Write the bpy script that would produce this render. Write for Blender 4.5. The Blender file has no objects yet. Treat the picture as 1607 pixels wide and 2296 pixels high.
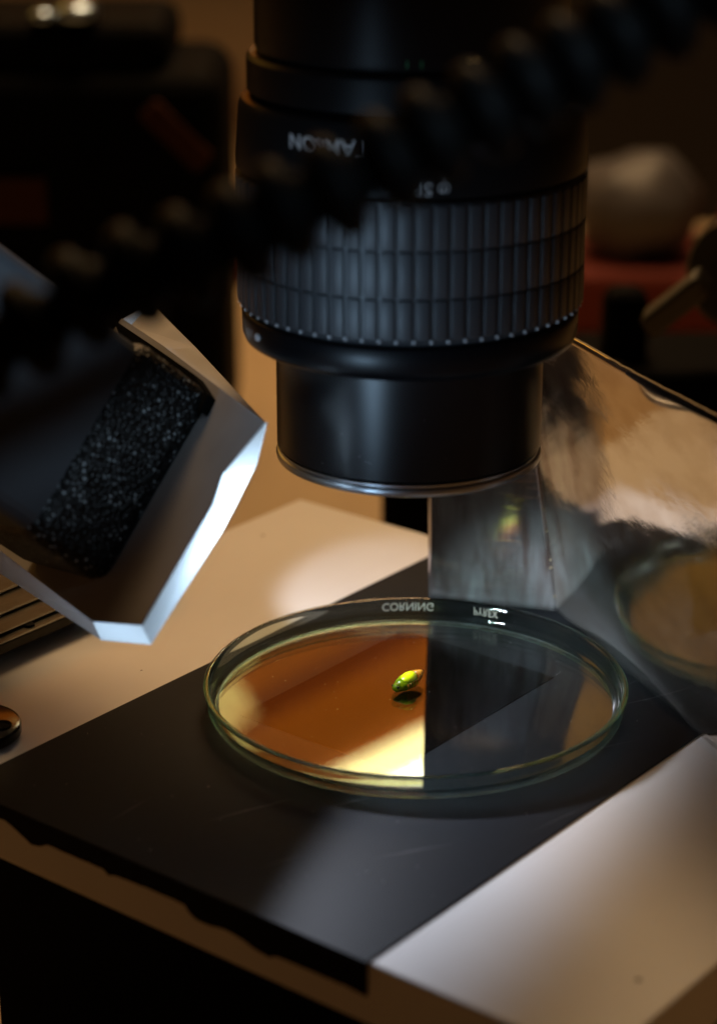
import bpy, bmesh, math, random
from mathutils import Vector, Matrix, noise
random.seed(7)
S = bpy.context.scene
C = S.collection
M = 0.001                                   # everything below is written in millimetres

# ------------------------------------------------------------------ camera
cam = bpy.data.cameras.new('camera'); camo = bpy.data.objects.new('camera', cam); C.objects.link(camo)
camo.location = (-0.0121, -0.4331, 0.2053)
camo.rotation_euler = (math.radians(90 - 20.7), 0, 0)
cam.sensor_fit = 'VERTICAL'; cam.sensor_height = 36.0; cam.lens = 36.0 * 4963 / 2296
cam.clip_start = 0.01; cam.clip_end = 50
cam.dof.use_dof = True; cam.dof.focus_distance = 0.474; cam.dof.aperture_fstop = 9.8; cam.dof.aperture_blades = 0
S.camera = camo
# ------------------------------------------------------------------ world and lamps
W = bpy.data.worlds.new('World'); S.world = W; W.use_nodes = True
W.node_tree.nodes['Background'].inputs[0].default_value = (1.0, 0.50, 0.26, 1)
W.node_tree.nodes['Background'].inputs[1].default_value = 0.016

def lamp(name, kind, loc, aim, power, col, size=0.01, size_y=None, **kw):
    l = bpy.data.lights.new(name, kind); o = bpy.data.objects.new(name, l); C.objects.link(o)
    o.location = Vector(loc) * M
    o.rotation_euler = (Vector(aim) - Vector(loc)).to_track_quat('-Z', 'Y').to_euler()
    l.energy = power; l.color = col
    if kind == 'AREA':
        l.size = size
        if size_y: l.shape = 'RECTANGLE'; l.size_y = size_y
    else:
        l.shadow_soft_size = size
    for k, v in kw.items(): setattr(l, k, v)
    return o
# tungsten room lamp, high behind the bench
lamp('room_lamp', 'AREA', (40, 640, 900), (0, 420, 0), 7.2, (1.0, 0.625, 0.30), 0.40)
# cold lamp in the paper hood: the glow behind the paper and the beam that leaves it
lamp('hood_lamp', 'POINT', (-44, -30, 55.5), (0, 0, 0), 0.040, (0.56, 0.78, 1.0), 0.003)
lamp('hood_lamp_upper', 'POINT', (-54, 16, 69.5), (0, 0, 0), 0.006, (0.62, 0.80, 1.0), 0.002)
bm_ = lamp('hood_beam', 'SPOT', (-40, -13, 42), (33, -43, -16), 0.80, (0.80, 0.86, 1.0), 0.003, spot_size=math.radians(28), spot_blend=0.95)
bm_.scale = (8.0, 1.0, 1.0)
lamp('hood_spot', 'SPOT', (-38, -15, 48), (12, 18, 8), 0.34, (0.72, 0.95, 1.0), 0.003, spot_size=math.radians(46), spot_blend=0.6)
lamp('hood_leak', 'SPOT', (-36, -12, 58), (-13, 56, 0), 0.30, (0.84, 0.90, 1.0), 0.004, spot_size=math.radians(25), spot_blend=0.4)
# two unseen cold fills added: left brightens the lens grip, right the lamp head
lamp('lens_fill', 'SPOT', (-125, -215, 36), (-8, -30, 97), 2.1, (0.46, 0.72, 1.0), 0.03, spot_size=math.radians(16), spot_blend=0.75)
lamp('head_fill', 'SPOT', (150, -350, 300), (-90, -10, 94), 5.0, (0.58, 0.80, 1.0), 0.02, spot_size=math.radians(13), spot_blend=0.5)

S.view_settings.view_transform = 'Standard'; S.view_settings.look = 'None'
S.view_settings.exposure = 0; S.view_settings.gamma = 1
S.render.engine = 'CYCLES'
cy = S.cycles
cy.use_denoising = True
try: cy.denoiser = 'OPENIMAGEDENOISE'
except Exception: pass
cy.max_bounces = 14; cy.glossy_bounces = 6; cy.transmission_bounces = 10; cy.transparent_max_bounces = 16
cy.sample_clamp_indirect = 4.0; cy.blur_glossy = 0.3

# ------------------------------------------------------------------ materials
MATS = {}
def mat(name, col=(.5, .5, .5), rough=.5, metal=0.0, bump=None, var=None, coat=0.0, spec=0.5, emit=None, trans=0.0, ior=1.45, vscale=(1, 1, 1)):
    m = bpy.data.materials.new(name); m.use_nodes = True; MATS[name] = m
    nt = m.node_tree; N = nt.nodes; L = nt.links; b = N['Principled BSDF']
    b.inputs['Base Color'].default_value = (*col, 1); b.inputs['Roughness'].default_value = rough
    b.inputs['Metallic'].default_value = metal; b.inputs['Coat Weight'].default_value = coat
    b.inputs['Specular IOR Level'].default_value = spec; b.inputs['Transmission Weight'].default_value = trans
    b.inputs['IOR'].default_value = ior
    if emit:
        b.inputs['Emission Color'].default_value = (*emit[0], 1); b.inputs['Emission Strength'].default_value = emit[1]
    tc = N.new('ShaderNodeTexCoord'); mp = N.new('ShaderNodeMapping'); mp.inputs['Scale'].default_value = vscale
    L.new(tc.outputs['Object'], mp.inputs[0])
    if var:                                  # (scale, amount, second colour)
        n = N.new('ShaderNodeTexNoise'); n.inputs['Scale'].default_value = var[0]; n.inputs['Detail'].default_value = 6
        L.new(mp.outputs[0], n.inputs['Vector'])
        r = N.new('ShaderNodeValToRGB'); r.color_ramp.elements[0].position = .5 - var[1]; r.color_ramp.elements[1].position = .5 + var[1]
        r.color_ramp.elements[0].color = (*var[2], 1); r.color_ramp.elements[1].color = (*col, 1)
        L.new(n.outputs[0], r.inputs[0]); L.new(r.outputs[0], b.inputs['Base Color'])
    if bump:                                 # (scale, distance in mm, strength)
        n = N.new('ShaderNodeTexNoise'); n.inputs['Scale'].default_value = bump[0]; n.inputs['Detail'].default_value = 5
        L.new(mp.outputs[0], n.inputs['Vector'])
        bp = N.new('ShaderNodeBump'); bp.inputs['Distance'].default_value = bump[1] * M; bp.inputs['Strength'].default_value = bump[2]
        L.new(n.outputs[0], bp.inputs['Height']); L.new(bp.outputs[0], b.inputs['Normal'])
    return m

mat('laminate', (.75, .73, .71), .38, bump=(900, .02, .3), var=(28, .28, (.68, .655, .63)))
mat('laminate_edge', (.55, .42, .33), .55, bump=(700, .05, .4))
mat('vinyl', (.0070, .0080, .0098), .6, bump=(2500, .012, .5), var=(300, .3, (.0088, .0100, .0122)), spec=.09)
mat('vinyl_side', (.002, .002, .002), .7, spec=.1)
mat('lens_black', (.006, .006, .0065), .36, bump=(1500, .01, .3), spec=.12)
mat('lens_satin', (.005, .005, .006), .32, bump=(900, .006, .2), spec=.32)
mat('lens_rubber', (.028, .029, .032), .5, bump=(2500, .02, .5), spec=.5)
mat('lens_ring', (.42, .44, .47), .30, metal=1)
mat('lens_gloss', (.003, .003, .004), .34, spec=.2)
mat('pale_gloss', (.55, .56, .58), .3, spec=.8)
mat('scratch_grey', (.17, .17, .175), .5); mat('speck_brown', (.16, .12, .09), .8); mat('dust_white', (.7, .7, .7), .9)
mat('dark_square', (.0012, .0012, .0013), .95, spec=.02)
mat('ink_white', (.75, .75, .75), .5); mat('ink_pale', (.5, .5, .5), .5); mat('ink_grey', (.36, .36, .36), .5); mat('ink_green', (.03, .25, .10), .5); mat('ink_amber', (.6, .38, .12), .5)
mat('hose_black', (.0025, .0025, .0025), .5, bump=(400, .05, .3), spec=.032)
mat('plastic_dark', (.034, .038, .045), .42, bump=(900, .03, .4), spec=.5)
mat('black_matt', (.002, .002, .002), .7, spec=.04)
mat('shadow_black', (.003, .003, .003), .9, spec=.05)
mat('table_wood', (.50, .37, .225), .55, var=(6, .25, (.43, .31, .18)), vscale=(6, 1, 1), spec=.3)
mat('bronze', (.042, .036, .025), .45, metal=.85, bump=(500, .1, .4), var=(120, .2, (.024, .02, .013)))
mat('knob_bronze', (.045, .040, .027), .5, metal=.5, bump=(300, .2, .4))
mat('dark_chrome', (.020, .018, .015), .16, metal=1)
mat('steel', (.38, .50, .66), .28, metal=1)
mat('red_cloth', (.12, .013, .007), .8); mat('grey_plastic', (.07, .064, .068), .5, bump=(30, 4, .6)); mat('dark_brown', (.009, .006, .004), .7)
mat('strap_brown', (.05, .018, .009), .7, spec=.1); mat('card_core', (.28, .22, .14), .9, bump=(1500, .2, .8))
mat('pupa_green', (.36, .40, .004), .22, var=(900, .2, (.07, .18, .002)), coat=.6, spec=.6)
mat('pupa_yellow', (.80, .82, .004), .35, coat=.4)
mat('pupa_amber', (.62, .26, .03), .25, var=(1500, .2, (.45, .13, .01)), coat=.5)
mat('pupa_eye', (.02, .02, .01), .1, coat=1)
mat('wet', (.9, .9, .9), .03, trans=1.0, ior=1.33)
mat('amber_panel', (.2, .05, .005), .6, emit=((1.0, .22, .003), .95))  # emissive colours of the made-up amber glow panels
mat('amber_wing', (.2, .08, .01), .6, emit=((1.0, .48, .07), .75))
mat('tube_glow', (.9, .8, .4), .5, emit=((1.0, .86, .36), 11.0))
mat('core_glow', (.9, .9, .8), .5, emit=((1.0, .95, .75), 30.0))
mat('spot_glow', (.9, .8, .4), .5, emit=((1.0, .70, .20), 2.6))
mat('rib_glow', (.15, .03, .004), .7, emit=((1.0, .16, .002), .45))

for nm_ in ('pupa_green', 'pupa_yellow', 'pupa_amber'):
    b_ = MATS[nm_].node_tree.nodes['Principled BSDF']; b_.inputs['Subsurface Weight'].default_value = .7; b_.inputs['Subsurface Radius'].default_value = (1.0, 1.0, .3); b_.inputs['Subsurface Scale'].default_value = .9 * M

def foil_material(name, scl, rot, big, fine, rough):
    m = bpy.data.materials.new(name); m.use_nodes = True; MATS[name] = m
    nt = m.node_tree; N = nt.nodes; L = nt.links; b = N['Principled BSDF']
    b.inputs['Base Color'].default_value = (.66, .61, .56, 1); b.inputs['Metallic'].default_value = .95; b.inputs['Roughness'].default_value = rough
    tc = N.new('ShaderNodeTexCoord')
    mp = N.new('ShaderNodeMapping'); mp.inputs['Scale'].default_value = scl; mp.inputs['Rotation'].default_value = rot
    L.new(tc.outputs['Object'], mp.inputs[0])
    n1 = N.new('ShaderNodeTexNoise'); n1.inputs['Scale'].default_value = 26; n1.inputs['Detail'].default_value = 2; n1.inputs['Distortion'].default_value = .4
    n2 = N.new('ShaderNodeTexNoise'); n2.inputs['Scale'].default_value = 330; n2.inputs['Detail'].default_value = 7; n2.inputs['Roughness'].default_value = .65
    n3 = N.new('ShaderNodeTexNoise'); n3.inputs['Scale'].default_value = 38; n3.inputs['Detail'].default_value = 3
    for n in (n1, n2, n3): L.new(mp.outputs[0], n.inputs['Vector'])
    b1 = N.new('ShaderNodeBump'); b1.inputs['Distance'].default_value = big * M; b1.inputs['Strength'].default_value = 1
    b2 = N.new('ShaderNodeBump'); b2.inputs['Distance'].default_value = fine * M; b2.inputs['Strength'].default_value = 1
    mul = N.new('ShaderNodeMath'); mul.operation = 'MULTIPLY'
    rr = N.new('ShaderNodeMapRange'); rr.inputs[1].default_value = .48; rr.inputs[2].default_value = .70; rr.inputs[3].default_value = .12
    L.new(n3.outputs[0], rr.inputs[0]); L.new(n2.outputs[0], mul.inputs[0]); L.new(rr.outputs[0], mul.inputs[1])
    L.new(n1.outputs[0], b1.inputs['Height']); L.new(b1.outputs[0], b2.inputs['Normal']); L.new(mul.outputs[0], b2.inputs['Height'])
    n4 = N.new('ShaderNodeTexNoise'); n4.inputs['Scale'].default_value = 55; n4.inputs['Detail'].default_value = 5; L.new(mp.outputs[0], n4.inputs['Vector'])
    cr = N.new('ShaderNodeValToRGB'); cr.color_ramp.elements[0].position = .38; cr.color_ramp.elements[0].color = (.72, .66, .60, 1); cr.color_ramp.elements[1].position = .56; cr.color_ramp.elements[1].color = (.86, .83, .80, 1)
    L.new(n4.outputs[0], cr.inputs[0]); L.new(cr.outputs[0], b.inputs['Base Color'])  # patchy reflected tones mixed into the foil colour
    rm = N.new('ShaderNodeMapRange'); rm.inputs[1].default_value = .35; rm.inputs[2].default_value = .65; rm.inputs[3].default_value = rough * 1.5; rm.inputs[4].default_value = rough * .7
    L.new(n4.outputs[0], rm.inputs[0]); L.new(rm.outputs[0], b.inputs['Roughness'])
    L.new(b2.outputs[0], b.inputs['Normal'])
foil_material('mirror_foil', (1.0, 1.0, 2.0), (0.6, 0, 0), .06, .075, .05)
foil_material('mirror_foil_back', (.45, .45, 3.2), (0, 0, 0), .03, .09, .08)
def back_streaks():                          # reflected bright and brown streaks painted into the back panel's colour
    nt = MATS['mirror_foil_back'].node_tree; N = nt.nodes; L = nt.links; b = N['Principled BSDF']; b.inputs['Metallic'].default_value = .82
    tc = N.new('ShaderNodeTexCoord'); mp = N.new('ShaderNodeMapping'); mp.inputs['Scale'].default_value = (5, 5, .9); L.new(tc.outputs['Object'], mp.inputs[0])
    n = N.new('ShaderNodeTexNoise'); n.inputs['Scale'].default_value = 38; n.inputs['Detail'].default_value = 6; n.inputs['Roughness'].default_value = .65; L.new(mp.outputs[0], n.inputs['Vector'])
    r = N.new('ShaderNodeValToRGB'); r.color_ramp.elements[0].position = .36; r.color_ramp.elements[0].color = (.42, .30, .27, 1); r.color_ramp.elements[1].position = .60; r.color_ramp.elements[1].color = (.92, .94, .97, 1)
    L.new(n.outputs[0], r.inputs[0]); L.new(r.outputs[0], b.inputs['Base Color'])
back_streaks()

def paper_material(nm, fac):
    m = bpy.data.materials.new(nm); m.use_nodes = True; MATS[nm] = m
    nt = m.node_tree; N = nt.nodes; L = nt.links; b = N['Principled BSDF']
    b.inputs['Base Color'].default_value = (.80, .80, .80, 1); b.inputs['Roughness'].default_value = .8; b.inputs['Specular IOR Level'].default_value = .2
    t = N.new('ShaderNodeBsdfTranslucent'); t.inputs[0].default_value = (.78, .80, .82, 1)
    mx = N.new('ShaderNodeMixShader'); mx.inputs[0].default_value = fac
    L.new(b.outputs[0], mx.inputs[1]); L.new(t.outputs[0], mx.inputs[2]); L.new(mx.outputs[0], N['Material Output'].inputs[0])
paper_material('white_paper', .65); paper_material('stop_paper', .01); paper_material('dim_paper', .10)
mat('paper_card', (.42, .40, .385), .8, bump=(600, .05, .4), spec=.2, var=(90, .2, (.36, .34, .32)))

def thin_glass():
    m = bpy.data.materials.new('plate_glass'); m.use_nodes = True; MATS['plate_glass'] = m
    nt = m.node_tree; N = nt.nodes; L = nt.links; N.remove(N['Principled BSDF'])
    lw = N.new('ShaderNodeLayerWeight'); lw.inputs[0].default_value = .5
    p = N.new('ShaderNodeMath'); p.operation = 'POWER'; p.inputs[1].default_value = 5
    ma = N.new('ShaderNodeMath'); ma.operation = 'MULTIPLY_ADD'; ma.inputs[1].default_value = .96; ma.inputs[2].default_value = .045
    L.new(lw.outputs['Facing'], p.inputs[0]); L.new(p.outputs[0], ma.inputs[0])
    tr = N.new('ShaderNodeBsdfTransparent'); tr.inputs[0].default_value = (.96, .985, .975, 1)
    gl = N.new('ShaderNodeBsdfGlossy'); gl.inputs['Roughness'].default_value = .006
    mx = N.new('ShaderNodeMixShader'); L.new(ma.outputs[0], mx.inputs[0]); L.new(tr.outputs[0], mx.inputs[1]); L.new(gl.outputs[0], mx.inputs[2])
    L.new(mx.outputs[0], N['Material Output'].inputs[0])
thin_glass()

def rim_glass():
    m = bpy.data.materials.new('rim_glass'); m.use_nodes = True; MATS['rim_glass'] = m
    nt = m.node_tree; N = nt.nodes; L = nt.links; b = N['Principled BSDF']
    b.inputs['Base Color'].default_value = (.97, 1, .985, 1); b.inputs['Roughness'].default_value = .01
    b.inputs['Transmission Weight'].default_value = 1; b.inputs['IOR'].default_value = 1.48
    v = N.new('ShaderNodeVolumeAbsorption'); v.inputs[0].default_value = (.10, .80, .64, 1); v.inputs[1].default_value = 95
    L.new(v.outputs[0], N['Material Output'].inputs['Volume'])
    tr = N.new('ShaderNodeBsdfTransparent'); tr.inputs[0].default_value = (.97, 1, .985, 1)      # part of the light goes straight through the thin wall
    m2 = N.new('ShaderNodeMixShader'); m2.inputs[0].default_value = .12; L.new(b.outputs[0], m2.inputs[1]); L.new(tr.outputs[0], m2.inputs[2])
    L.new(m2.outputs[0], N['Material Output'].inputs['Surface'])
rim_glass()

def frost():
    m = bpy.data.materials.new('frosted_print'); m.use_nodes = True; MATS['frosted_print'] = m
    nt = m.node_tree; N = nt.nodes; L = nt.links; b = N['Principled BSDF']
    b.inputs['Base Color'].default_value = (.55, .52, .44, 1); b.inputs['Roughness'].default_value = .8
    t = N.new('ShaderNodeBsdfTransparent'); mx = N.new('ShaderNodeMixShader'); mx.inputs[0].default_value = .45
    L.new(b.outputs[0], mx.inputs[1]); L.new(t.outputs[0], mx.inputs[2]); L.new(mx.outputs[0], N['Material Output'].inputs[0])
frost()

def velvet():                                # black loop fabric with glittering fibres
    m = bpy.data.materials.new('loop_fabric'); m.use_nodes = True; MATS['loop_fabric'] = m
    nt = m.node_tree; N = nt.nodes; L = nt.links; b = N['Principled BSDF']
    b.inputs['Roughness'].default_value = .45; b.inputs['Specular IOR Level'].default_value = .3
    tc = N.new('ShaderNodeTexCoord'); v = N.new('ShaderNodeTexVoronoi'); v.inputs['Scale'].default_value = 1100
    L.new(tc.outputs['Object'], v.inputs['Vector'])
    sp = N.new('ShaderNodeSeparateColor'); L.new(v.outputs['Color'], sp.inputs[0])
    r = N.new('ShaderNodeValToRGB'); e = r.color_ramp.elements; e[0].position = .72; e[0].color = (.005, .0055, .0065, 1); e[1].position = .97; e[1].color = (.30, .34, .36, 1)
    L.new(sp.outputs[0], r.inputs[0]); 
    d = N.new('ShaderNodeValToRGB'); d.color_ramp.elements[0].position = .28; d.color_ramp.elements[0].color = (1, 1, 1, 1); d.color_ramp.elements[1].position = .42; d.color_ramp.elements[1].color = (.03, .03, .03, 1)
    L.new(v.outputs['Distance'], d.inputs[0])
    mx = N.new('ShaderNodeMix'); mx.data_type = 'RGBA'; mx.blend_type = 'MULTIPLY'; mx.inputs[0].default_value = 1
    L.new(r.outputs[0], mx.inputs['A']); L.new(d.outputs[0], mx.inputs['B']); L.new(mx.outputs['Result'], b.inputs['Base Color'])
    bp = N.new('ShaderNodeBump'); bp.inputs['Distance'].default_value = .4 * M; bp.inputs['Strength'].default_value = .8
    L.new(v.outputs['Distance'], bp.inputs['Height']); L.new(bp.outputs[0], b.inputs['Normal'])
velvet()

# ------------------------------------------------------------------ mesh helpers (mm in, metres out)
def empty(name, loc, label=None, cat=None, group=None):
    o = bpy.data.objects.new(name, None); C.objects.link(o); o.location = Vector(loc) * M; o.empty_display_size = .01
    if label: o['label'] = label; o['category'] = cat
    if group: o['group'] = group
    return o
def link(name, me, m, parent=None):
    if m is not None and not me.materials: me.materials.append(MATS[m])
    o = bpy.data.objects.new(name, me); C.objects.link(o)
    if parent is not None:
        o.parent = parent; o.matrix_parent_inverse = Matrix.Translation(-parent_origin(parent))
    return o
def parent_origin(p):
    return Vector(p.location)                # parts are meshes at the world origin, things are Empties at their base
def tag(o, label, cat, group=None):
    o['label'] = label; o['category'] = cat
    if group: o['group'] = group
    return o
def mesh(name, verts, faces, smooth=False, bevel=0, seg=2):
    me = bpy.data.meshes.new(name); bm = bmesh.new()
    vs = [bm.verts.new(Vector(v) * M) for v in verts]
    for f in faces:
        try: bm.faces.new([vs[i] for i in f])
        except ValueError: pass
    bmesh.ops.recalc_face_normals(bm, faces=bm.faces)
    if bevel: bmesh.ops.bevel(bm, geom=bm.edges[:], offset=bevel * M, segments=seg, profile=.5, affect='EDGES', clamp_overlap=True)
    for f in bm.faces: f.smooth = smooth
    bm.to_mesh(me); bm.free(); return me
BOXF = [(0, 1, 3, 2), (4, 6, 7, 5), (0, 4, 5, 1), (2, 3, 7, 6), (0, 2, 6, 4), (1, 5, 7, 3)]
def box(name, o, X, Y, Z, bevel=0, seg=2):   # origin corner and three edge vectors
    o, X, Y, Z = map(Vector, (o, X, Y, Z))
    return mesh(name, [o + a * X + b * Y + c * Z for a in (0, 1) for b in (0, 1) for c in (0, 1)], BOXF, bevel=bevel, seg=seg)
def cbox(name, c, sx, sy, sz, bevel=0, seg=2, R=None):
    R = R or Matrix.Identity(3)
    X, Y, Z = R @ Vector((sx, 0, 0)), R @ Vector((0, sy, 0)), R @ Vector((0, 0, sz))
    return box(name, Vector(c) - (X + Y + Z) / 2, X, Y, Z, bevel, seg)
def lathe(name, prof, c=(0, 0, 0), R=None, seg=96, closed=False, smooth=True, sharp=30):
    R = R or Matrix.Identity(3); vs = []; fs = []; n = len(prof)
    for k in range(seg):
        a = 2 * math.pi * k / seg
        for r, z in prof: vs.append(Vector(c) + R @ Vector((r * math.cos(a), r * math.sin(a), z)))
    for k in range(seg):
        k2 = (k + 1) % seg
        for i in range(n if closed else n - 1):
            j = (i + 1) % n
            fs.append((k * n + i, k2 * n + i, k2 * n + j, k * n + j))
    if not closed:
        if prof[0][0] > 0: fs.append([k * n for k in range(seg)][::-1])
        if prof[-1][0] > 0: fs.append([k * n + n - 1 for k in range(seg)])
    me = mesh(name, vs, fs, smooth)
    if smooth:
        bm = bmesh.new(); bm.from_mesh(me)
        bmesh.ops.remove_doubles(bm, verts=bm.verts[:], dist=1e-7)
        for e in bm.edges:
            if len(e.link_faces) == 2 and e.calc_face_angle(0) > math.radians(sharp): e.smooth = False
        bm.to_mesh(me); bm.free()
    return me
def prism(name, poly, z0, z1, bevel=0):      # horizontal outline between two heights
    n = len(poly); vs = [(x, y, z0) for x, y in poly] + [(x, y, z1) for x, y in poly]
    fs = [list(range(n))[::-1], list(range(n, 2 * n))] + [(i, (i + 1) % n, n + (i + 1) % n, n + i) for i in range(n)]
    return mesh(name, vs, fs, bevel=bevel)
def plate(name, pts, thick, direction):      # planar outline given a thickness along a direction
    d = Vector(direction).normalized() * thick; n = len(pts)
    vs = [Vector(p) for p in pts] + [Vector(p) + d for p in pts]
    fs = [list(range(n)), list(range(n, 2 * n))[::-1]] + [(i, (i + 1) % n, n + (i + 1) % n, n + i) for i in range(n)]
    return mesh(name, vs, fs)
def text_mesh(name, body, size, extrude=0.0):
    cu = bpy.data.curves.new(name, 'FONT'); cu.body = body; cu.size = size; cu.align_x = 'LEFT'; cu.extrude = extrude; cu.resolution_u = 3; cu.offset = size * .010
    o = bpy.data.objects.new(name, cu); C.objects.link(o)
    dg = bpy.context.evaluated_depsgraph_get(); dg.update()
    me = bpy.data.meshes.new_from_object(o.evaluated_get(dg)); bpy.data.objects.remove(o)
    return me
def frame_from(axis, up=(0, 0, 1)):          # 3x3 with z along axis
    z = Vector(axis).normalized(); x = Vector(up).cross(z)
    if x.length < 1e-4: x = Vector((1, 0, 0))
    x.normalize(); y = z.cross(x)
    return Matrix((x, y, z)).transposed()

# ------------------------------------------------------------------ board directions: a runs away to the right, b towards the right front
AN = math.radians(38.5)
E1 = Vector((math.sin(AN), math.cos(AN), 0)); E2 = Vector((math.cos(AN), -math.sin(AN), 0))
def ab(a, b, z=0): v = E1 * a + E2 * b; return Vector((v.x, v.y, z))

# ================================================================== setting
t = link('table', cbox('table', (0, 900, -112), 5000, 4200, 24), 'table_wood'); t['kind'] = 'structure'

# white laminated board
A0, A1, B0, B1, TH = -90.0, 77.5, -97.0, 105.2, 12.5
bd = empty('board', ab(0, 0, -TH), 'thick white laminated board under the black sheet and the dish', 'board')
link('slab', box('slab', ab(A0, B0, -TH - .3), ab(A1 - A0, 0), ab(0, B1 - B0), Vector((0, 0, TH)), bevel=.5), 'laminate', bd)
sup = empty('support_block', ab(0, 0, -100), 'black support block under the white board', 'stand')
link('block', box('block', ab(-62, -70, -99.9), ab(110, 0), ab(0, 140), Vector((0, 0, 99.9 - TH - .4)), bevel=1), 'black_matt', sup)

# black vinyl sheet: flat part and ragged flap over the front edge
SB0, SB1 = -45.0, 58.3
sh = empty('black_sheet', ab(0, 0, 0), 'black vinyl sheet across the white board, folded ragged over its front edge', 'sheet')
link('sheet_top', box('sheet_top', ab(A0 - .25, SB0, -.3), ab(A1 - A0 - 2, 0), ab(0, SB1 - SB0), Vector((0, 0, .3))), 'vinyl', sh)
TORN = [(-400, 3.4), (0, 3.2), (60, 4.4), (130, 6.0), (170, 5.7), (215, 4.4), (300, 4.5), (400, 4.45), (500, 4.45), (525, 5.4), (550, 4.7), (700, 4.4), (850, 4.35), (890, 4.5), (903, 5.5), (940, 6.5), (1000, 6.5), (1070, 5.9), (1150, 6.4), (1200, 7.2), (1270, 7.7), (1300, 6.8), (1400, 6.7), (1607, 6.6), (1760, 7.2)]
pts = []; nb = 200
for i in range(nb + 1):
    b = SB0 + (SB1 - SB0) * i / nb; x = (b + 31) / 90 * 1700
    for (x0, h0), (x1, h1) in zip(TORN, TORN[1:]):
        if x0 <= x <= x1: base = h0 + (h1 - h0) * (x - x0) / (x1 - x0)
    base += .12 * noise.noise(Vector((b * .9, 3, 0))) + .16 * noise.noise(Vector((b * 3.1, 9, 0))) * (1 if base > 4.9 else .4)
    pts.append((b, base))
vs = [ab(A0 - .25, b, 0) for b, h in pts] + [ab(A0 - .25, b, -h) for b, h in pts]
vs += [v - E1 * .25 for v in vs]; n = nb + 1; fs = []
for i in range(nb):
    fs += [(i, i + 1, n + i + 1, n + i), (2 * n + i, 3 * n + i, 3 * n + i + 1, 2 * n + i + 1), (n + i, n + i + 1, 3 * n + i + 1, 3 * n + i), (i, 2 * n + i, 2 * n + i + 1, i + 1)]
fs += [(0, n, 3 * n, 2 * n), (nb, 2 * n + nb, 3 * n + nb, n + nb)]
fl = link('folded_flap', mesh('folded_flap', vs, fs), 'vinyl_side', sh); fl['label'] = 'ragged torn edge of the sheet on the board front'

vc = link('dark_square', box('dark_square', ab(-32, -22, .02), ab(57, 0), ab(0, 41.2), Vector((0, 0, .14))), 'dark_square'); tag(vc, 'dead-black square laid in for the dark area under the glass dish', 'card')  # thin black slab for the dark area under the dish

def scratch(p, q, w):
    p, q = Vector(p), Vector(q); d = (q - p).normalized(); nrm = Vector((-d.y, d.x, 0)) * w; mid = (p + q) / 2 + Vector((nrm.x * 6, nrm.y * 6, 0)); z = Vector((0, 0, .012))
    link('scratch', mesh('scratch', [p + z, mid - nrm + z, q + z, mid + nrm + z], [(0, 1, 2, 3)]), 'scratch_grey', sh)
for p, q, w in (((-42, -58), (-24, -48), .05), ((-18, -52), (-8, -47), .05), ((44, 2), (56, 12), .04), ((40, -8), (62, 2), .05), ((-10, -72), (6, -66), .04), ((-60, -58), (-52, -47), .03), ((20, -62), (34, -50), .03), ((45, 16), (46, 19), .07), ((-30, -75), (-22, -70), .03), ((30, -30), (47, -22), .03)):
    scratch((*p, 0), (*q, 0), w)
for x, y, r in ((-36.5, 94, .45), (63, -88, .5), (52, -93, .3), (-75, 35, .3), (35, -112, .6), (-60, 12, .25)):
    link('speck', lathe('speck', [(0, -.295), (r, -.295), (r * .7, -.28), (0, -.275)], (x, y, 0), seg=10), 'speck_brown', bd)

# ================================================================== petri dish
DC = (0.0, -5.9, 0.0)
dish = empty('petri_dish', DC, 'shallow round glass petri dish on the black sheet', 'dish')
prof = [(42.4, .25), (43.6, .6), (44.2, 1.6), (44.35, 3.0), (44.45, 5.0), (44.8, 6.2), (44.9, 6.8), (44.6, 7.2), (44.1, 7.25), (43.6, 6.9), (43.3, 6.0), (43.1, 4.0), (42.9, 2.8), (42.5, 1.95), (41.8, 1.55), (41.8, .25)]
prof = [(r, .25 + (z - .25) * (.82 if z > 2 else 1)) for r, z in prof]
dwall = link('wall', lathe('wall', prof, DC, seg=160, closed=True, sharp=50), 'rim_glass', dish)
link('floor', lathe('floor', [(41.75, .85), (41.75, 1.5)], DC, seg=160), 'plate_glass', dish)
def bent_text(name, body, size, radius, ang_mid, zc, flipv, mname, parent, axis=(0, 0), rot180=False, outward=True, squeeze=1.0):
    me = text_mesh(name, body, size); xs = [v.co.x for v in me.vertices]; ys = [v.co.y for v in me.vertices]
    cx = (min(xs) + max(xs)) / 2; cyy = (min(ys) + max(ys)) / 2
    for v in me.vertices:
        x = (v.co.x - cx) * squeeze; y = v.co.y - cyy
        if rot180: x, y = -x, -y
        if flipv: y = -y
        th = ang_mid + (-x if not outward else x) / radius
        v.co = Vector((axis[0] + radius * math.cos(th), axis[1] + radius * math.sin(th), zc + y)) * M
    return link(name, me, mname, parent)
bent_text('lettering', 'CORNING', 2.8, 42.85, math.radians(91.0), 4.35, True, 'frosted_print', dwall, DC, outward=False, squeeze=.92)
bent_text('lettering', 'PYREX', 2.7, 42.85, math.radians(66.5), 4.35, True, 'frosted_print', dwall, DC, outward=False, squeeze=.75)

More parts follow.
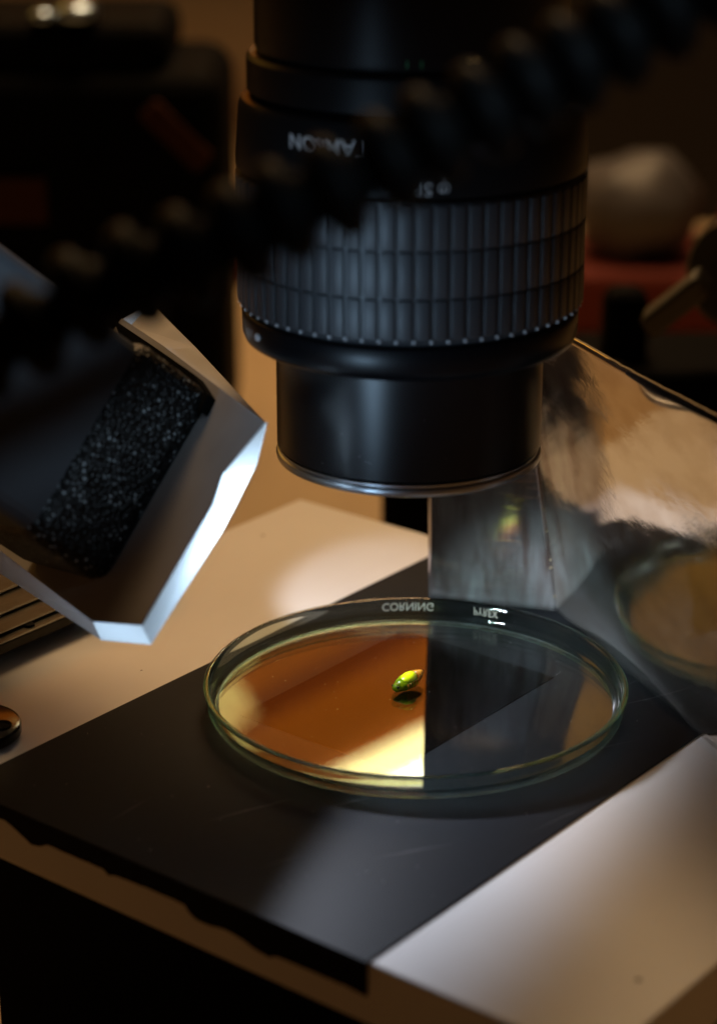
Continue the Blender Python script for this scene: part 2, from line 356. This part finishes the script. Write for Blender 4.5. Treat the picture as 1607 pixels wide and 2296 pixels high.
# ================================================================== green pupa
pu = empty('insect_pupa', (-1.6, -.5, 1.5), 'small green and yellow insect pupa lying in the glass dish', 'pupa')
PD = Vector((.70, .714, 0)).normalized(); PR = frame_from(PD + Vector((0, 0, .10)))   # z along the body, towards the tail
PC = Vector((-1.6, -.7, 3.08))
def pshape(name, prof, m, sx=1, sy=1, off=(0, 0, 0), seg=24, noise_amp=0):
    me = lathe(name, prof, (0, 0, 0), None, seg=seg, sharp=80)
    for v in me.vertices:
        p = v.co / M
        if noise_amp: p += Vector((1, 1, 1)) * noise_amp * noise.noise(p * 2)
        p = (Vector((p.x * sx, p.y * sy, p.z)) + Vector(off)) * 1.12
        v.co = (PC + PR @ p) * M
    return link(name, me, m, pu)
pshape('body', [(0, -3.0), (.75, -2.85), (1.25, -2.3), (1.55, -1.3), (1.66, -.2), (1.55, .9), (1.35, 1.6), (.8, 1.95), (0, 2.0)], 'pupa_green', 1, .97, noise_amp=.09)
pshape('head', [(0, -.95), (.5, -.85), (.85, -.45), (1.0, .1), (.85, .6), (0, .9)], 'pupa_green', 1.05, .95, (0, -.1, -2.9), noise_amp=.08)
pshape('dorsal_shield', [(0, -2.0), (.65, -1.75), (1.15, -.9), (1.3, .2), (1.1, 1.2), (.6, 1.75), (0, 1.9)], 'pupa_yellow', 1.0, .8, (-.32, .88, -.05))
for i, (r, z) in enumerate(((1.42, 1.75), (1.28, 2.35), (1.10, 2.9), (.88, 3.4), (.62, 3.82))):
    pshape('abdomen_segment', [(0, -.34), (r * .78, -.34), (r * .97, -.16), (r, .04), (r * .9, .24), (r * .72, .33), (0, .34)], 'pupa_amber', 1, .97, (0, .04 * i, z))
pshape('tail_tip', [(0, -.3), (.34, -.22), (.28, .12), (.07, .45), (0, .46)], 'pupa_eye', 1, 1, (0, .2, 4.2))
for i in range(5):
    z = -1.5 + i * .68; vs = []; fs = []
    ring = 6; stepn = 7
    for k in range(stepn):
        th = math.radians(15 - 75 * k / (stepn - 1)); c = Vector((-1.68 * math.cos(th), 1.6 * math.sin(th), z + .35 * k / stepn)) * 1.1; rr = .17 * (1 - .6 * k / stepn)
        for j in range(ring):
            q = 2 * math.pi * j / ring; vs.append(PC + PR @ (c + rr * (Vector((-math.cos(th), math.sin(th), 0)) * math.cos(q) + Vector((0, 0, 1)) * math.sin(q))))
    for k in range(stepn - 1):
        for j in range(ring): fs.append((k * ring + j, k * ring + (j + 1) % ring, (k + 1) * ring + (j + 1) % ring, (k + 1) * ring + j))
    fs += [list(range(ring)), list(range((stepn - 1) * ring, stepn * ring))]
    link('leg', mesh('leg', vs, fs, True), 'pupa_amber', pu)
for s_ in (-1, 1): pshape('eye', [(0, -.3), (.2, -.2), (.28, 0), (.2, .2), (0, .3)], 'pupa_eye', 1, 1, (.66 * s_, .25, -3.3), seg=12)

# ================================================================== mirror-foil card, folded
FB, FT = Vector((34.6, 44.6, .05)), Vector((24.3, 50.7, 71.8))
LB, LT = Vector((4.7, 52.5, .05)), Vector((3.5, 56.2, 69.3))
RB, RT = Vector((73.0, -57.3, .05)), Vector((66.0, -61.0, 74.9))
def warped(name, p00, p10, p11, p01, nu, nv, thick, amp, seed, foil):
    nrm = (p10 - p00).cross(p01 - p00).normalized(); vs = []; fs = []
    for k in (0, 1):
        for j in range(nv + 1):
            for i in range(nu + 1):
                u, v = i / nu, j / nv
                p = (p00 * (1 - u) + p10 * u) * (1 - v) + (p01 * (1 - u) + p11 * u) * v
                edge = (1 if 0 < u else .2) * min(1, v * 3)
                w = amp * edge * noise.noise(Vector((u * 3 + seed, v * 3, seed)))
                if v == 1: p = p + Vector((0, 0, .25 * noise.noise(Vector((u * 40, seed, 0)))))
                vs.append(p + nrm * (w - thick * k))
    n = (nu + 1) * (nv + 1); g = lambda i, j, k: k * n + j * (nu + 1) + i
    for j in range(nv):
        for i in range(nu):
            fs.append((g(i, j, 0), g(i + 1, j, 0), g(i + 1, j + 1, 0), g(i, j + 1, 0)))
            fs.append((g(i, j, 1), g(i, j + 1, 1), g(i + 1, j + 1, 1), g(i + 1, j, 1)))
    nf = len(fs)
    for i in range(nu):
        fs += [(g(i, 0, 0), g(i, 0, 1), g(i + 1, 0, 1), g(i + 1, 0, 0)), (g(i, nv, 0), g(i + 1, nv, 0), g(i + 1, nv, 1), g(i, nv, 1))]
    for j in range(nv):
        fs += [(g(0, j, 0), g(0, j + 1, 0), g(0, j + 1, 1), g(0, j, 1)), (g(nu, j, 0), g(nu, j, 1), g(nu, j + 1, 1), g(nu, j + 1, 0))]
    me = mesh(name, vs, fs, True)
    me.materials.append(MATS[foil]); me.materials.append(MATS['card_core'])
    for p in me.polygons:
        if p.index >= nf: p.material_index = 1; p.use_smooth = False
    return me
card = empty('foil_card', FB, 'crumpled mirror-foil card folded upright behind and right of the dish', 'reflector')
link('side_panel', warped('side_panel', FB, RB, RT, FT, 60, 40, -.6, .7, 4.0, 'mirror_foil'), None, card)
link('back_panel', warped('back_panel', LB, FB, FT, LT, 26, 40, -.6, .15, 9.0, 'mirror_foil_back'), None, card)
# crumbly torn fold edge
vs = []; fs = []
for i in range(40):
    f = i / 40 * .97; p = FB * (1 - f) + FT * f
    o = Vector((random.uniform(-.5, .6), random.uniform(-.5, -.1), 0)); h = random.uniform(.4, 1.2); w = random.uniform(.25, .6); k = len(vs)
    vs += [p + o + Vector((-w, 0, 0)), p + o + Vector((w, -.2, .1)), p + o + Vector((w * .7, 0, h)), p + o + Vector((-w * .6, -.3, h * .8)), p + o + Vector((0, -.55, h * .5))]
    fs += [(k, k + 1, k + 4), (k + 1, k + 2, k + 4), (k + 2, k + 3, k + 4), (k + 3, k, k + 4), (k, k + 3, k + 2, k + 1)]
link('torn_fold', mesh('torn_fold', vs, fs), 'card_core', card)

# ================================================================== camera lens, pointing down
LX, LY = -1.7, 2.2
lens = empty('camera_lens', (LX, LY, 54), 'large black camera lens pointing straight down above the dish', 'lens')
def lring(name, prof, m, sharp=30): return link(name, lathe(name, prof, (LX, LY, 0), seg=144, sharp=sharp), m, lens)
rearb = lring('rear_barrel', [(30.3, 137.6), (30.7, 139), (30.6, 230)], 'lens_black')
lring('collar', [(31.0, 129.6), (32.3, 130.2), (32.3, 136.4), (31.7, 137.2), (30.0, 137.4)], 'lens_black')
bodyb = lring('body_barrel', [(33.2, 114.8), (34.85, 115.3), (34.9, 117), (34.1, 127.0), (33.4, 128.6), (31.0, 129.4)], 'lens_black')
grip = lring('grip_base', [(33.0, 86.7), (34.2, 88.0), (34.4, 90), (34.4, 114.2), (33.4, 114.7)], 'lens_rubber')
lring('front_ring', [(26.5, 79.5), (32.4, 79.6), (33.5, 80.3), (34.0, 81.5), (34.1, 85.9), (33.8, 86.5), (32.5, 86.6)], 'lens_gloss', 60)
lring('inner_tube', [(26.9, 56.8), (27.25, 57.2), (27.25, 79.4)], 'lens_satin')
lring('front_rim', [(23.5, 54.9), (26.6, 53.9), (27.35, 54.3), (27.5, 55.0), (27.3, 55.7), (26.9, 55.9), (26.9, 56.4), (26.0, 56.7)], 'lens_ring', 40)
lring('front_glass', [(0.0, 57.5), (12, 57.0), (23.4, 55.4)], 'dark_chrome', 80)
# grip ribs: three rows
NR = 66
def rib_mesh(name, z0, z1):
    w = 34.9 * 2 * math.pi / NR * .80
    me = box(name, (34.2, -w / 2, z0), (.75, 0, 0), (0, w, 0), (0, 0, z1 - z0), bevel=.2, seg=2)
    for p in me.polygons: p.use_smooth = True
    me.materials.append(MATS['lens_rubber']); return me
rows = [rib_mesh('rib', 88.3, 96.0), rib_mesh('rib', 96.3, 105.2), rib_mesh('rib', 105.5, 113.9)]
glint = lathe('rib_glint', [(0, .34), (.24, .26), (.34, 0), (.24, -.26), (0, -.34)], seg=8, sharp=90); glint.materials.append(MATS['pale_gloss'])  # pale beads stand in for the glints at the groove ends
for k in range(NR):
    a = 2 * math.pi * k / NR; Rz = Matrix.Rotation(a, 4, 'Z')
    for me in rows:
        o = bpy.data.objects.new('rib', me); C.objects.link(o); o.parent = grip; o.matrix_basis = Matrix.Translation((LX * M, LY * M, 0)) @ Rz
    a2 = a + math.pi / NR
    o = bpy.data.objects.new('rib_glint', glint); C.objects.link(o); o.parent = grip
    o.location = Vector((LX + 34.6 * math.cos(a2), LY + 34.6 * math.sin(a2), 87.9)) * M
LA = (LX, LY)
a_ = math.radians(270 - 62)
link('screw', lathe('screw', [(0, .5), (.7, .45), (.8, .1), (.8, -.6), (0, -.6)], (LX + 34.1 * math.cos(a_), LY + 34.1 * math.sin(a_), 83.6), frame_from((math.cos(a_), math.sin(a_), 0)), seg=14), 'pale_gloss', lens)
bent_text('brand_lettering', 'TAMRON', 3.9, 34.55, math.radians(270 - 28.5), 124.4, False, 'ink_pale', bodyb, LA, rot180=True)
bent_text('size_lettering', 'φ SP', 3.3, 34.98, math.radians(270 + 5.2), 117.4, False, 'ink_grey', bodyb, LA, rot180=True)
bent_text('scale_mark', 'oo', 2.4, 30.80, math.radians(270 + 20), 139.8, False, 'ink_amber', rearb, LA, rot180=True)
for s in (-3, 2): bent_text('scale_mark', 'I', 2.0, 30.80, math.radians(270 + s), 139.2, False, 'ink_green', rearb, LA, rot180=True)

# ================================================================== flash head with paper hood
AX = Vector((.68, .31, -.66)).normalized()
c1 = Vector((-39.8, -14.4, 72.0)); c2 = Vector((-60.9, -36.7, 39.8)); HV = (c2 - c1); HV -= AX * HV.dot(AX); hv = HV.normalized(); hw = AX.cross(hv).normalized()
if hw.y < 0: hw = -hw
flash = empty('flash_head', c2, 'black lamp head with a glittering fabric band, held at the left of the lens', 'lamp')
TK = 35.0
o0 = c1 - AX * 110
hous = link('housing', box('housing', o0 + hw * 1.0 + hv * 1.0, AX * 109, HV - hv * 2.0, hw * (TK - 2), bevel=3.5, seg=4), 'plastic_dark', flash)
link('fabric_band', box('fabric_band', c1 - AX * 21, AX * 21.5, HV, hw * TK, bevel=4.0, seg=4), 'loop_fabric', flash)
link('lamp_window', box('lamp_window', c1 + AX * .6 + hv * 6 + hw * 6, AX * .6, hv * (HV.length - 12), hw * (TK - 12)), 'ink_white', flash)

fo = [(-64.0, 38.0, 71.0), (-53.2, 15.2, 71.6), (-43.0, -7.0, 72.2), (-39.6, -15.6, 70.6), (-41.2, -18.0, 68.0), (-58.0, 18.0, 66.0)]
link('shadow_plate', plate('shadow_plate', [Vector(p) - AX * .5 for p in fo], 2.5, -AX), 'shadow_black', hous)  # black plate put in for the shadow over the upper flange
hood = empty('paper_hood', (-62.8, -33.5, 27.3), 'white folded paper hood glowing around the front of the lamp head', 'diffuser')
Pp = [(-64.2, 39.8, 72.3), (-52.9, 16.1, 72.8), (-29.6, -34.9, 72.9), (-37.8, -37.1, 63.3), (-39.5, -42.5, 59.1), (-52.3, -55.3, 39.9), (-63.1, -42.2, 35.0), (-88.5, 5.2, 31.1), (-96.7, 20.3, 29.6)]
Qq = [(-59.1, 53.7, 72.0), (-46.9, 23.6, 70.4), (-30.1, -19.5, 67.5), (-31.9, -27.7, 61.8), (-38.2, -36.0, 51.4), (-51.6, -47.1, 32.4), (-62.8, -33.5, 27.3), (-90.6, 15.3, 21.6), (-99.0, 30.8, 20.1)]
link('rear_flange', plate('rear_flange', Pp, .3, -AX), 'paper_card', hood)
for i in range(len(Pp)):
    k = (i + 1) % len(Pp)
    if i < 2:                                # opaque grey stands in for the unlit upper side, only the rim glows
        a, b = Vector(Pp[i]), Vector(Pp[k]); w = (2.6, .9)[i]
        link('glowing_rim', mesh('glowing_rim', [a, b, b + AX * w, a + AX * w], [(0, 1, 2, 3)]), 'white_paper', hood)
        link('side_wall', mesh('side_wall', [a + AX * w, b + AX * w, Qq[k], Qq[i]], [(0, 1, 2, 3)]), 'paper_card', hood)
        continue
    link('side_wall', mesh('side_wall', [Pp[i], Pp[k], Qq[k], Qq[i]], [(0, 1, 2, 3)]), 'dim_paper' if i > 5 else 'white_paper', hood)  # lower left walls made less translucent, for the fainter light there
link('front_stop', mesh('front_stop', Qq, [list(range(len(Qq)))]), 'stop_paper', hood)  # unseen opaque front, added to keep the hood light in

# ================================================================== segmented hose in front
HP = [(-67.3, -154.4, 122.4), (-61.4, -153.5, 124.9), (-54.7, -152.5, 127.6), (-48.0, -151.0, 131.4), (-41.0, -149.9, 134.4), (-34.0, -149.1, 136.6), (-27.2, -147.9, 139.6), (-21.4, -146.9, 142.3), (-14.7, -145.9, 145.1), (-7.7, -144.6, 148.4), (-2.1, -143.5, 151.4), (4.6, -142.3, 154.4), (10.5, -141.1, 157.6), (16.3, -140.1, 160.4), (22.1, -138.9, 163.4), (28.0, -137.7, 166.7), (33.8, -136.3, 170.5)]
hose = empty('segmented_hose', HP[0], 'black ball-jointed flexible hose crossing blurred in front of the lens', 'hose')
hprof = [(2.8, -3.8), (4.4, -3.2), (6.1, -2.5), (7.0, -1.2), (7.1, .1), (6.5, 1.3), (5.2, 2.0), (4.3, 2.5), (4.0, 3.2), (3.2, 4.0)]
HP = [(x, y, z - 2.6) for x, y, z in HP]
for i, p in enumerate(HP):
    q = Vector(HP[min(i + 1, len(HP) - 1)]) - Vector(HP[max(i - 1, 0)])
    link('segment', lathe('segment', hprof, p, frame_from(q), seg=28, sharp=80), 'hose_black', hose)

# ================================================================== things lying on the board at the left
rail = empty('metal_rail', ab(-30, -95, 0), 'bronze slotted metal rail on the left edge of the board', 'rail')
RL0, RL1, RB0, RB1 = -140, 12, -122, -78.5
rbody = link('body', box('body', ab(RL0, RB0, 3.2), ab(RL1 - RL0, 0), ab(0, RB1 - RB0), Vector((0, 0, 2.8)), bevel=.5), 'bronze', rail)
for b0 in (-85.5, -93.5, -103.0): link('ridge', box('ridge', ab(RL0 + 2, b0, 6.0), ab(RL1 - RL0 - 6, 0), ab(0, 4.2), Vector((0, 0, .9)), bevel=.35), 'bronze', rbody)
link('screw', lathe('screw', [(0, 6.0), (1.2, 6.0), (1.2, 6.5), (0, 6.6)], ab(-36, -81, 0), seg=20), 'black_matt', rbody)
link('foot', box('foot', ab(RL0 + 5, RB0 + 6, .05), ab(RL1 - RL0 - 12, 0), ab(0, 20), Vector((0, 0, 3.2))), 'black_matt', rail)
disc = empty('metal_disc', (-92.0, -14.5, 0), 'shiny dark round metal foot at the left edge of the board', 'disc')
link('plate', lathe('plate', [(0, .05), (9.6, .05), (10.2, .6), (10.2, 2.2), (9.9, 2.7), (9.2, 2.9), (0, 2.9)], (-92.0, -20.5, 0), seg=72), 'dark_chrome', disc)
link('hole_ring', lathe('hole_ring', [(0, 2.95), (1.6, 2.95), (1.6, 3.1), (2.1, 3.2), (2.2, 2.9)], (-85.6, -22.0, 0), seg=30), 'black_matt', disc)

# ================================================================== behind the bench, out of focus
case = empty('equipment_case', (-150, 470, -100), 'big black rounded equipment case far left behind the paper hood', 'case')
link('body', cbox('body', (-172, 470, -19), 215, 96, 162, bevel=12, seg=4), 'black_matt', case)
link('upper_ledge', cbox('upper_ledge', (-186, 470, 69), 200, 80, 22, bevel=8, seg=3), 'black_matt', case)
link('latch', lathe('latch', [(0, 79.5), (7, 80), (9, 82), (8.4, 85), (5, 87), (0, 87.8)], (-121, 436, 0), seg=32, sharp=80), 'steel', case)
link('latch', lathe('latch', [(0, 79.5), (4, 80), (5, 82), (4.2, 84), (0, 85.4)], (-134, 434, 0), seg=24, sharp=80), 'steel', case)
link('strap', box('strap', (-97, 419, 46), (22, 0, -22), (0, 4, 0), (7, 0, 7), bevel=1.5), 'strap_brown', case)
link('patch', cbox('patch', (-146, 421, 13), 24, 3, 18, bevel=1), 'strap_brown', case)

cl = empty('clamp_stand', (90, 262, -100), 'black clamp stand with a bronze round knob behind the foil card', 'clamp')
link('base', cbox('base', (130, 275, -52), 140, 50, 95, bevel=4, seg=3), 'black_matt', cl)
link('post', cbox('post', (75, 268, 2), 15, 15, 34, bevel=5, seg=3), 'black_matt', cl)
KR = frame_from((-.55, -.75, .25))
link('knob', lathe('knob', [(0, -22), (13, -22), (16.5, -18), (16.5, -2.5), (15.6, -1.6), (15.6, 0), (16.5, 1), (16.2, 6), (14, 9), (0, 10)], (98, 178, 47), KR, seg=64), 'knob_bronze', cl)
link('lever', box('lever', (64, 152, 39), (16, 4, 12), (5, 3, -6), (2, 6, 3), bevel=1.6, seg=3), 'knob_bronze', cl)
link('arm', cbox('arm', (104, 225, 30), 18, 80, 16, bevel=3), 'black_matt', cl)

db = empty('dark_cabinet', (200, 900, -100), 'dark brown cabinet at the upper right', 'cabinet')
link('body', cbox('body', (232, 905, 60), 250, 90, 320, bevel=4), 'dark_brown', db)
rb = empty('red_tray', (150, 690, -100), 'red tray with a raised side under the grey bowl at the right', 'tray')
link('base', cbox('base', (145, 665, -84), 130, 90, 31, bevel=4), 'red_cloth', rb)
link('raised_side', box('raised_side', (176, 650, -68), (26, 30, 60), (6, 0, 0), (0, 60, 0), bevel=1.5), 'red_cloth', rb)
gb = empty('plastic_bag', (127, 655, -68), 'blurred crumpled grey plastic bag lying in the red tray', 'bag')
me = lathe('bag', [(0, -26), (14, -25), (24, -17), (30, -3), (29, 9), (22, 19), (12, 25), (0, 26)], seg=40, sharp=90)
for v in me.vertices:
    p = v.co / M; p *= 1 + .22 * noise.noise(p * .05 + Vector((3, 1, 0))) + .10 * noise.noise(p * .15); v.co = (Vector((p.x * 1.1, p.y * .8, max(p.z, -24.5))) + Vector((127, 655, -43.5))) * M
link('bag', me, 'grey_plastic', gb)
bk = empty('gap_block', (30, 180, -100), 'plain black block in the dark gap behind the board', 'box')  # black block for the dark gap behind the board
link('body', cbox('body', (32, 182, -44), 74, 60, 111, bevel=3, seg=3), 'black_matt', bk)
rp = empty('red_packet', (-80, 735, -100), 'small red packet on the table between case and lens', 'packet')
link('body', cbox('body', (-72, 725, -92), 30, 20, 15, bevel=3), 'red_cloth', rp)

# unseen amber glow panels on stands, made up for the dish's orange reflection
al = empty('amber_glow', (0, 905, 300), 'unseen amber glow panels above the bench, made up to be mirrored in the dish', 'lamp')
link('glow_panel', cbox('glow_panel', (-60, 915, 450), 420, 8, 260, bevel=3), 'amber_panel', al)
link('glow_wing', box('glow_wing', (-880, 500, 330), (560, 420, 0), (-6, 8, 0), (0, 0, 420), bevel=2), 'amber_wing', al)
def beam(name, p, q, w, m, y=905):
    p, q = Vector((p[0], y, p[1])), Vector((q[0], y, q[1])); d = (q - p); n = Vector((-d.z, 0, d.x)).normalized() * w
    return link(name, box(name, p - n / 2, d, n, Vector((0, -5, 0)), bevel=1.5), m, al)
beam('glow_tube', (-70, 531), (95, 441), 34, 'tube_glow')
beam('glow_core', (-40, 528), (70, 468), 12, 'core_glow', y=899)
beam('glow_spot', (-124, 456), (-88, 430), 38, 'spot_glow')
beam('glow_rib', (-95, 452), (40, 374), 20, 'rib_glow')
link('pole', lathe('pole', [(5, -99.9), (5, 560)], (-10, 935, 0), seg=20), 'black_matt', al)
link('pole', lathe('pole', [(5, -99.9), (5, 740)], (-608, 716, 0), seg=20), 'black_matt', al)
link('foot_plate', lathe('foot_plate', [(60, -99.8), (60, -94), (56, -92), (0, -92)], (-10, 935, 0), seg=40), 'black_matt', al)
link('foot_plate', lathe('foot_plate', [(60, -99.8), (60, -94), (56, -92), (0, -92)], (-608, 716, 0), seg=40), 'black_matt', al)

# lint and dust on the dish floor and the sheet
vs = []; fs = []
for i in range(150):
    if i < 70:
        a = random.uniform(0, 6.283); r = 40 * math.sqrt(random.random()); c = Vector((r * math.cos(a), r * math.sin(a) - 5.9, 1.53))
    else:
        c = ab(random.uniform(-88, 60), random.uniform(-43, 57), .02)
        if (c - Vector(DC)).length < 47: continue
    w = random.choice((.05, .06, .08, .11)); k = len(vs)
    vs += [c + Vector((w, 0, 0)), c + Vector((-w, .3 * w, 0)), c + Vector((0, w * random.uniform(1, 2.4), 0)), c + Vector((0, 0, w))]
    fs += [(k, k + 1, k + 3), (k + 1, k + 2, k + 3), (k + 2, k, k + 3), (k, k + 2, k + 1)]
for a, z in ((-22, 62), (-19, 61), (-17.5, 60.8), (-30, 66), (5, 70), (-40, 59), (14, 62)):
    th = math.radians(270 + a); c = Vector((LX + 27.3 * math.cos(th), LY + 27.3 * math.sin(th), z)); k = len(vs); w = .09
    vs += [c + Vector((w, 0, 0)), c + Vector((-w, 0, 0)), c + Vector((0, 0, 1.5 * w)), c + Vector((0, -w, .4 * w))]
    fs += [(k, k + 1, k + 3), (k + 1, k + 2, k + 3), (k + 2, k, k + 3), (k, k + 2, k + 1)]
du = link('dust', mesh('dust', vs, fs), 'dust_white'); du['kind'] = 'stuff'; du['label'] = 'fine pale dust specks on the dish floor and black sheet'; du['category'] = 'dust'
